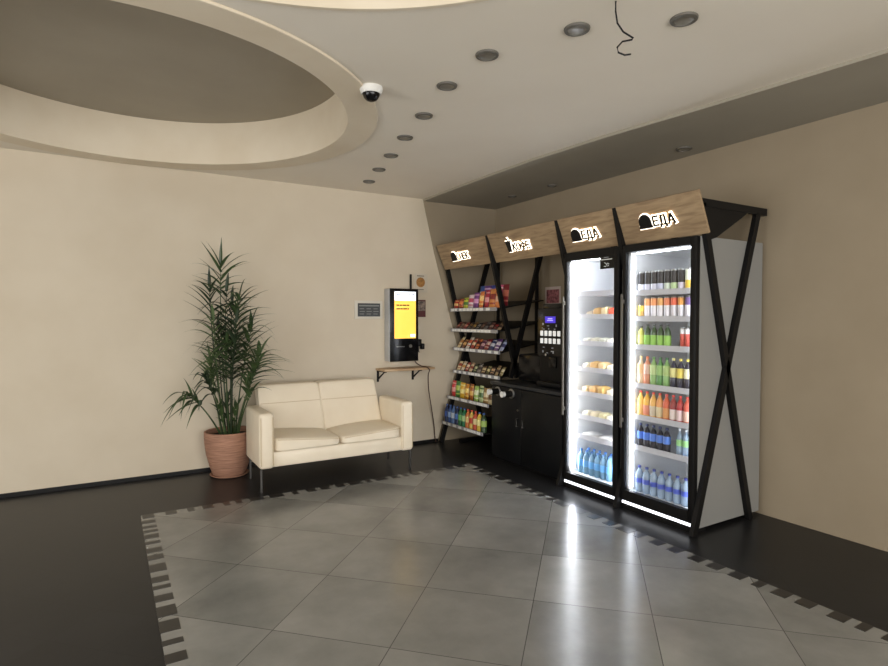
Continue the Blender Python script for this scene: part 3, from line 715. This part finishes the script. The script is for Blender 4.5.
# ---- wrapped food in the food cooler
def food(label, group, loc, col, w=.1, h=.06, dpt=.12, tray=(236, 234, 228), name='wrapped_bun'):
    t = thing(name, label, 'food', loc, group); x, y, z = loc
    part(MB().box(x-dpt/2, x+dpt/2, y-w/2, y+w/2, z, z+.016, .005), 'tray', cm(tray, .5), t)
    mb = cushion(x-dpt*.42, x+dpt*.42, y-w*.42, y+w*.42, z+.012, z+h, .012, 6)
    part(mb, 'filling', cm(col, .6), t, angle=80)
g = ['second', 'third', 'fourth', 'fifth', 'sixth', 'lowest']
rows = [(1, [(3.40, (232, 220, 200), 'pale', .045), (3.30, (230, 190, 130), 'golden', .07), (3.19, (236, 216, 168), 'cream', .075), (3.085, (214, 92, 66), 'red', .07)]),
        (2, [(3.45, (230, 228, 218), 'white', .04), (3.33, (236, 232, 214), 'ivory', .045), (3.21, (222, 222, 206), 'pale grey', .045), (3.10, (234, 230, 214), 'cream', .045)]),
        (3, [(3.45, (236, 226, 200), 'pale', .05), (3.34, (222, 180, 118), 'toasted', .065), (3.22, (236, 206, 150), 'golden', .065), (3.10, (240, 232, 210), 'cream', .05)]),
        (4, [(3.46, (232, 206, 160), 'golden', .055), (3.35, (218, 172, 112), 'toasted', .065), (3.23, (224, 186, 112), 'yellow', .07), (3.10, (240, 228, 204), 'cream', .055)]),
        (5, [(3.45, (238, 230, 206), 'ivory', .045), (3.33, (236, 224, 190), 'cream', .05), (3.21, (232, 222, 176), 'pale yellow', .05), (3.10, (236, 230, 210), 'white', .045)])]
for si, items in rows:
    for (y, col, nm, hh) in items:
        food('%s wrapped bun in a white tray on the %s shelf of the food cooler' % (nm, g[si-1]), 'wrapped buns in the food cooler', (3.49, 3.475-(3.475-y)*.76, F1S[si]-.018), col, .076, hh)
for i_, y in enumerate((3.42, 3.24)):
    food(['flat wide white food tray on the lowest cooler shelf, on its left', 'flat wide white food tray on the lowest cooler shelf, beside the handle'][i_], 'flat food trays', (3.50, y, F1S[6]-.018), (232, 232, 232), .16, .03, .14, name='food_tray')

# ------------------------------------------------------------------ coffee corner
cbt = thing('base_cabinet', 'black two-door base cabinet under the coffee machine', 'cabinet', (3.72, 4.2, 0))
CY0, CY1 = 3.648, 4.70
part(MB().box(3.39, 4.08, CY0, CY1, .03, .765), 'carcass', M['black_lam'], cbt, smooth=False)
part(MB().box(3.43, 4.06, CY0+.01, CY1-.01, 0, .03), 'plinth', M['black'], cbt, smooth=False)
for a, b_ in ((CY0+.004, 4.218), (4.222, CY1-.004)):
    dd = part(MB().box(3.37, 3.389, a, b_, .04, .755, .002), 'door', M['black_lam'], cbt)
    hy = 4.175 if a < 4 else 4.265
    part(MB().tube([(3.37, hy, .40), (3.345, hy, .405), (3.348, hy, .44), (3.345, hy, .475), (3.37, hy, .48)], .004, 8), 'handle', M['leg'], dd, 'curved dark chrome handle')
    if a > 4: part(MB().cyl((3.371, 4.262, .555), (3.36, 4.262, .555), .012, n=16), 'lock', M['chrome'], dd, 'small chrome lock')
tag(MB().box(3.355, 4.09, CY0-.004, CY1+.004, .767, .797, .003).build('worktop', M['counter']), 'dark stone worktop along the top of the black base cabinet', 'worktop')
for i_, y in enumerate((4.585, 4.365)):
    cd = thing('cup_dispenser', ['horizontal cup dispenser on the black cabinet front, nearer the snack rack', 'horizontal cup dispenser on the black cabinet front, nearer the door handles'][i_], 'cup dispenser', (3.369, y, .705), 'cup dispensers on the black cabinet')
    Mx = Matrix.Translation((3.369, y, .705)) @ Matrix.Rotation(-PI/2, 4, 'Y')
    part(MB().lathe([(.03, 0), (.046, 0), (.047, .008), (.04, .012), (.031, .012)], 28, M=Mx), 'flange', M['steel'], cd, 'steel mounting ring')
    part(MB().lathe([(.03, .001), (.03, .085), (.032, .09), (.027, .09), (.027, .001)], 28, M=Mx), 'tube', M['black'], cd)
    part(MB().lathe([(.025, .01), (.026, .115), (.029, .118), (.029, .121), (0, .121)], 24, M=Mx), 'paper_cups', M['white'], cd, 'white paper cup ends')

mc = thing('coffee_machine', 'tall black coffee machine with white drink buttons and violet display', 'coffee machine', (3.78, 3.95, .797))
part(MB().box(3.53, 4.05, 3.765, 4.14, .81, 1.52, .006), 'body', M['black'], mc)
for sx in (3.57, 3.99):
    for sy in (3.80, 4.10): part(MB().cyl((sx, sy, .797), (sx, sy, .812), .015, n=12), 'foot', M['black'], mc)
fp = part(MB().box(3.5, 3.53, 3.765, 4.14, 1.09, 1.53, .006), 'front_panel', M['black_gloss'], mc)
part(MB().box(3.53, 4.03, 3.80, 4.10, 1.52, 1.575, .01), 'bean_hopper', M['black_gloss'], mc)
part(MB().box(3.47, 3.53, 3.79, 4.115, .81, .85, .004), 'drip_tray', M['black_lam'], mc)
part(MB().box(3.515, 3.53, 3.9, 4.0, .98, 1.08, .004), 'spout', M['black_gloss'], mc)
part(MB().box(3.497, 3.5, 3.89, 4.03, 1.395, 1.455), 'display', mat('violet_display', (70, 52, 190), .3, emit=.8), fp, 'lit violet display', smooth=False)
part(MB().box(3.4955, 3.497, 3.92, 4.0, 1.415, 1.422).box(3.4955, 3.497, 3.93, 3.99, 1.43, 1.438), 'display_text', mat('display_text', (190, 180, 255), .3, emit=.9), fp, smooth=False)
wb = mat('lit_white_button', (240, 242, 240), .4, emit=.45)
for rz in (1.275, 1.205):
    for j in range(5):
        yy = 4.075-j*.058
        part(MB().box(3.494, 3.5, yy-.019, yy+.019, rz, rz+.048, .003), 'button', wb, fp, 'white drink button')
LG = mat('pale_legend', (170, 172, 178), .5)
for yy, zz, a, h_ in ((4.06, 1.375, .02, .02), (4.07, 1.345, .012, .006), (3.99, 1.365, .03, .006), (3.88, 1.36, .012, .022), (4.05, 1.335, .025, .006), (3.98, 1.335, .012, .012), (3.9, 1.335, .02, .007), (4.05, 1.165, .025, .007), (3.93, 1.16, .025, .009), (4.06, 1.12, .014, .02), (4.0, 1.115, .02, .006), (3.93, 1.13, .04, .008), (3.92, 1.115, .014, .014)):
    part(MB().box(3.4985, 3.5, yy-a/2, yy+a/2, zz, zz+h_), 'button_legend', LG, fp, smooth=False)
part(MB().cyl((3.5, 4.012, 1.1), (3.49, 4.012, 1.1), .012, n=16), 'coin_return', M['chrome'], fp)

bx = thing('milk_cooler', 'low black box unit on the worktop left of the coffee machine', 'appliance', (3.8, 4.37, .797))
part(MB().box(3.6, 4.04, 4.17, 4.54, .81, 1.075, .008), 'body', M['black_lam'], bx)
part(MB().box(3.585, 3.6, 4.18, 4.53, .82, 1.065, .004), 'door', M['black_gloss'], bx)
for sx in (3.63, 4.0):
    for sy in (4.2, 4.51): part(MB().cyl((sx, sy, .797), (sx, sy, .812), .012, n=12), 'foot', M['black'], bx)

n = thing('small_poster', 'small red and white poster on the right wall above the coffee machine', 'poster', (XR, 4.63, 1.58))
part(MB().box(XR-.004, XR, 4.50, 4.74, 1.57, 1.775), 'sheet', mat('pale_poster', (196, 180, 172), .6), n)
part(MB().box(XR-.0055, XR-.004, 4.52, 4.72, 1.60, 1.745), 'picture', mat('red_print', (176, 110, 112), .6, noise=(70, 26, 34), scale=34), n)
part(MB().box(XR-.0055, XR-.004, 4.52, 4.72, 1.575, 1.595), 'poster_foot', mat('magenta_print', (128, 44, 66), .6), n)

# ------------------------------------------------------------------ snack rack
rk = thing('snack_rack', 'black snack rack of six shelves in the corner by the back wall', 'rack', (3.75, 5.15, 0))
RY0, RY1 = 4.75, 5.565
RS = [(3.40, 1.535), (3.412, 1.305), (3.44, 1.088), (3.44, .828), (3.362, .535), (3.29, .248)]
for y in (4.80, 5.51):
    part(MB().box(4.03, 4.06, y-.015, y+.015, 0, 2.1), 'upright', M['black'], rk, smooth=False)
    part(MB().box(3.5, 4.06, y-.012, y+.012, 0, .03), 'foot_bar', M['black'], rk, smooth=False)
for i_, (x, z) in enumerate(RS):
    r0 = 4.665 if i_ < 4 else RY0
    dz = .1 if i_ < 4 else 0.        # the upper shelves tilt, rear edge higher
    sp = part(MB().prism([(x+.011, r0, z-.012), (x+.011, r0, z), (4.028, r0, z+dz), (4.028, r0, z-.012+dz)], (0, RY1-r0, 0)), 'shelf', M['black'], rk, smooth=False)
    pr = part(MB().box(x, x+.01, r0, RY1, z-.022, z+.014), 'price_rail', mat('grey_price_rail', (150, 150, 154), .4), sp, smooth=False)
    q = MB(); y = RY1-.03; rr = random.Random(i_)
    while y > r0+.08:
        w_ = rr.uniform(.04, .07); q.box(x-.0015, x, y-w_, y, z-.018, z+.01); y -= w_+rr.choice((.006, .012, .05))
    part(q, 'price_tag', M['tag'], sp, smooth=False)

def pouch_mesh(w, h, t_):
    """pillow pack lying in x=depth 0, width along y, height along z, with crimped ends"""
    mb = MB(); nx, nz = 8, 10; V = {}
    for sgn in (1, -1):
        for i in range(nx+1):
            for j in range(nz+1):
                u, v = i/nx, j/nz
                if sgn == -1 and (i in (0, nx) or j in (0, nz)): V[sgn, i, j] = V[1, i, j]; continue
                e = 0 if v < .06 or v > .94 else math.sin(PI*(v-.06)/.88)**.5
                f_ = math.sin(PI*u)**.6 if 0 < u < 1 else 0
                th = t_/2*e*f_
                V[sgn, i, j] = mb.bm.verts.new((-sgn*th, (u-.5)*w*(1-.06*e), v*h))
    for sgn in (1, -1):
        for i in range(nx):
            for j in range(nz):
                q_ = [V[sgn, i, j], V[sgn, i+1, j], V[sgn, i+1, j+1], V[sgn, i, j+1]]
                try: mb.bm.faces.new(q_ if sgn == 1 else q_[::-1])
                except ValueError: pass
    bmesh.ops.recalc_face_normals(mb.bm, faces=mb.bm.faces[:])
    return mb
pm = {}
def pouch(name, label, cat, group, x, y, z, w, h, t_, col, band, lean=0., rz=0.):
    kk = (col, band)
    if kk not in pm: pm[kk] = band_mat('packet_print_%d' % len(pm), col, [(.18, .26, band), (.42, .72, band)] if len(pm) % 2 else [(.3, .58, band), (.8, .88, band)], .3)
    o = pouch_mesh(w, h, t_).build(name, pm[kk], angle=60)
    o.location = (x, y, z); o.rotation_euler = (0, lean, rz)
    return tag(o, label, cat, group)
rp = random.Random(3)
# top shelf: small packs on the left, tall crisp packets on the right, a second row behind
top = [('red', (170, 60, 46), (224, 176, 110), .1), ('rust', (150, 74, 46), (210, 120, 70), .11), ('yellow-green', (190, 190, 70), (80, 120, 50), .12), ('white and pink', (214, 196, 200), (176, 70, 96), .15), ('purple', (110, 60, 120), (206, 150, 190), .17), ('orange', (214, 124, 66), (240, 200, 130), .18), ('crimson', (162, 44, 62), (222, 150, 150), .19), ('amber', (206, 132, 72), (140, 50, 40), .2), ('bright orange', (222, 132, 78), (236, 190, 160), .2)]
for i_, (nm, c1, c2, hh) in enumerate(top):
    y = 5.515-i_*.1
    pouch('crisp_packet', '%s crisp packet, %s in the front row, top snack shelf' % (nm, 'leftmost' if i_ == 0 else ('rightmost' if i_ == 8 else ORD[i_]+' from left')), 'snack packet', 'crisp packets on the top snack shelf', RS[0][0]+.05, y, RS[0][1]+.012, .096, hh, .045, c1, c2, .15, rp.uniform(-.15, .15))
top2 = [('blue', (56, 84, 150), (190, 200, 220)), ('violet', (92, 60, 120), (200, 160, 200)), ('blue and red', (60, 70, 150), (190, 60, 60)), ('pink', (190, 90, 120), (230, 190, 190)), ('dark red', (130, 36, 46), (210, 120, 100))]
for i_, (nm, c1, c2) in enumerate(top2):
    y = 5.17-i_*.108
    pouch('crisp_packet', '%s crisp packet standing behind the front row on the top snack shelf' % nm, 'snack packet', 'crisp packets on the top snack shelf', RS[0][0]+.16, y, RS[0][1]+.033, .105, .225, .05, c1, c2, .12, rp.uniform(-.2, .2))
def row(si, names, items, h, w, t_, lean, nm_obj, cat, group, what, xo=.05, hv=.15):
    n_ = len(items); x, z = RS[si]
    st_ = (5.525-(4.71 if si < 4 else 4.785))/(n_-1)
    for i_, (nm, c1, c2) in enumerate(items):
        pos = 'at the left end' if i_ == 0 else ('at the right end' if i_ == n_-1 else ORD[i_]+' from left')
        pouch(nm_obj, '%s %s, %s of the %s snack shelf' % (nm, what, pos, names), cat, group, x+xo, 5.525-i_*st_, z+(.011 if si < 4 else .002), min(w, st_*.96), h*(1+rp.uniform(-hv, hv)), t_, c1, c2, lean, rp.uniform(-.12, .12))
D = lambda *a: a
row(1, 'second', [D('maroon', (92, 38, 40), (150, 90, 70)), D('brown', (74, 52, 42), (140, 110, 90)), D('dark red', (110, 36, 40), (180, 120, 100)), D('black', (42, 36, 36), (120, 90, 60)), D('brown and gold', (80, 58, 44), (150, 120, 70)), D('black and grey', (44, 40, 42), (124, 118, 112)), D('dark brown', (60, 44, 38), (110, 84, 70)), D('grey', (104, 98, 94), (56, 48, 46)), D('dark maroon', (70, 36, 38), (136, 110, 96)), D('black and red', (44, 36, 36), (120, 44, 40)), D('tan', (124, 104, 82), (62, 48, 40))],
    .1, .064, .022, .75, 'chocolate_bar', 'chocolate bar', 'bars on the second snack shelf', 'chocolate bar')
row(2, 'third', [D('cream', (216, 196, 150), (170, 120, 70)), D('brown', (120, 76, 48), (216, 170, 110)), D('white', (214, 204, 190), (190, 100, 70)), D('red', (156, 62, 52), (220, 190, 150)), D('orange', (190, 110, 66), (80, 40, 36)), D('plum', (92, 48, 72), (190, 150, 150)), D('dark red', (122, 46, 50), (200, 170, 160)), D('navy', (52, 56, 92), (190, 190, 200)), D('violet', (96, 66, 116), (200, 190, 200)), D('pale blue', (150, 160, 190), (60, 60, 96))],
    .13, .074, .034, .6, 'biscuit_packet', 'snack packet', 'packets on the third snack shelf', 'biscuit packet')
row(3, 'fourth', [D('cream', (210, 190, 150), (150, 70, 50)), D('pale', (216, 200, 176), (190, 140, 80)), D('red', (160, 64, 56), (224, 200, 170)), D('beige', (200, 176, 140), (120, 60, 50)), D('dark green', (60, 70, 50), (180, 180, 140)), D('grey', (130, 122, 112), (60, 50, 46)), D('brown', (96, 74, 54), (190, 170, 130)), D('olive', (90, 84, 56), (190, 176, 130)), D('dark brown', (66, 50, 42), (170, 140, 110)), D('tan', (150, 128, 96), (66, 50, 42)), D('khaki', (120, 110, 78), (190, 180, 150))],
    .1, .066, .03, .5, 'nut_packet', 'snack packet', 'packets on the fourth snack shelf', 'nut packet')
row(4, 'fifth', [D('red', (204, 62, 62), (236, 160, 150)), D('green', (70, 120, 60), (180, 196, 90)), D('yellow', (222, 176, 60), (236, 220, 140)), D('amber', (206, 140, 50), (240, 210, 120)), D('orange brown', (170, 100, 46), (224, 180, 100)), D('lime', (160, 190, 100), (224, 230, 190)), D('pale green', (190, 204, 150), (80, 110, 60)), D('tan', (160, 130, 84), (226, 210, 170)), D('cream and brown', (206, 190, 150), (110, 74, 46))],
    .175, .086, .05, .1, 'dried_fruit_pouch', 'snack packet', 'pouches on the fifth snack shelf', 'pouch', .06, .08)
low = [('dark blue', (40, 56, 96), (60, 90, 160)), ('blue', (56, 84, 140), (150, 180, 220)), ('pale blue', (90, 120, 170), (200, 214, 230)), ('navy', (36, 48, 84), (90, 130, 200)), ('green', (50, 110, 66), (120, 190, 110)), ('emerald', (44, 120, 80), (180, 214, 150)), ('orange', (206, 122, 66), (226, 196, 130)), ('red-capped yellow', (206, 176, 90), (190, 70, 50)), ('tomato red', (184, 78, 54), (226, 206, 150)), ('yellow', (206, 176, 70), (230, 220, 150)), ('dark green', (50, 70, 46), (150, 176, 90))]
for i_, (nm, c1, c2) in enumerate(low):
    y = 5.525-i_*.073
    bottle('soft_drink_bottle', '%s drink bottle, %s on the lowest snack rack shelf' % (nm, 'at the left end' if i_ == 0 else ('at the right end' if i_ == 10 else ORD[i_]+' from left')), 'bottle', 'bottles on the lowest snack rack shelf', (RS[5][0]+.05, y, RS[5][1]+.0015), .205, .032, c1, (200, 70, 50) if 5 < i_ < 9 else (60, 90, 150), c2, (.32, .62))

# ------------------------------------------------------------------ light
w = bpy.data.worlds.new('daylight'); bpy.context.scene.world = w; w.use_nodes = True
w.node_tree.nodes['Background'].inputs[0].default_value = (.78, .88, 1.0, 1); w.node_tree.nodes['Background'].inputs[1].default_value = 1.0
def area(name, loc, rot, sx, sy, power, col):
    l = bpy.data.lights.new(name, 'AREA'); l.shape = 'RECTANGLE'; l.size = sx; l.size_y = sy; l.energy = power; l.color = col
    o = bpy.data.objects.new(name, l); C.objects.link(o); o.location = loc; o.rotation_euler = rot; return o
area('added_front_daylight', (.4, YF-.16, 1.42), (PI/2, 0, 0), 5.5, 2.3, 318, (1, .98, .95))  # area lamp behind the added front opening, standing in for daylight
area('added_left_daylight', (XL-.16, 1.9, 1.45), (PI/2, 0, -PI/2), 3.3, 2.05, 115, (1, .98, .95))  # the same stand-in lamp for the added left wall opening

# ------------------------------------------------------------------ camera
cam = bpy.data.cameras.new('camera'); co = bpy.data.objects.new('camera', cam); C.objects.link(co)
cam.sensor_width = 36; cam.lens = 36*565/888; cam.clip_start = .05
yaw = math.atan(337/565); pit = math.atan(16/565)
co.location = (0, 0, 1.45); co.rotation_euler = (PI/2-pit, 0, -yaw)
sc_ = bpy.context.scene; sc_.camera = co
sc_.view_settings.view_transform = 'Standard'; sc_.view_settings.look = 'None'; sc_.view_settings.exposure = 0; sc_.view_settings.gamma = 1
sc_.view_settings.use_curve_mapping = False
sc_.cycles.use_denoising = True
sc_.cycles.max_bounces = 10; sc_.cycles.diffuse_bounces = 5; sc_.cycles.transparent_max_bounces = 16
sc_.cycles.sample_clamp_indirect = 6
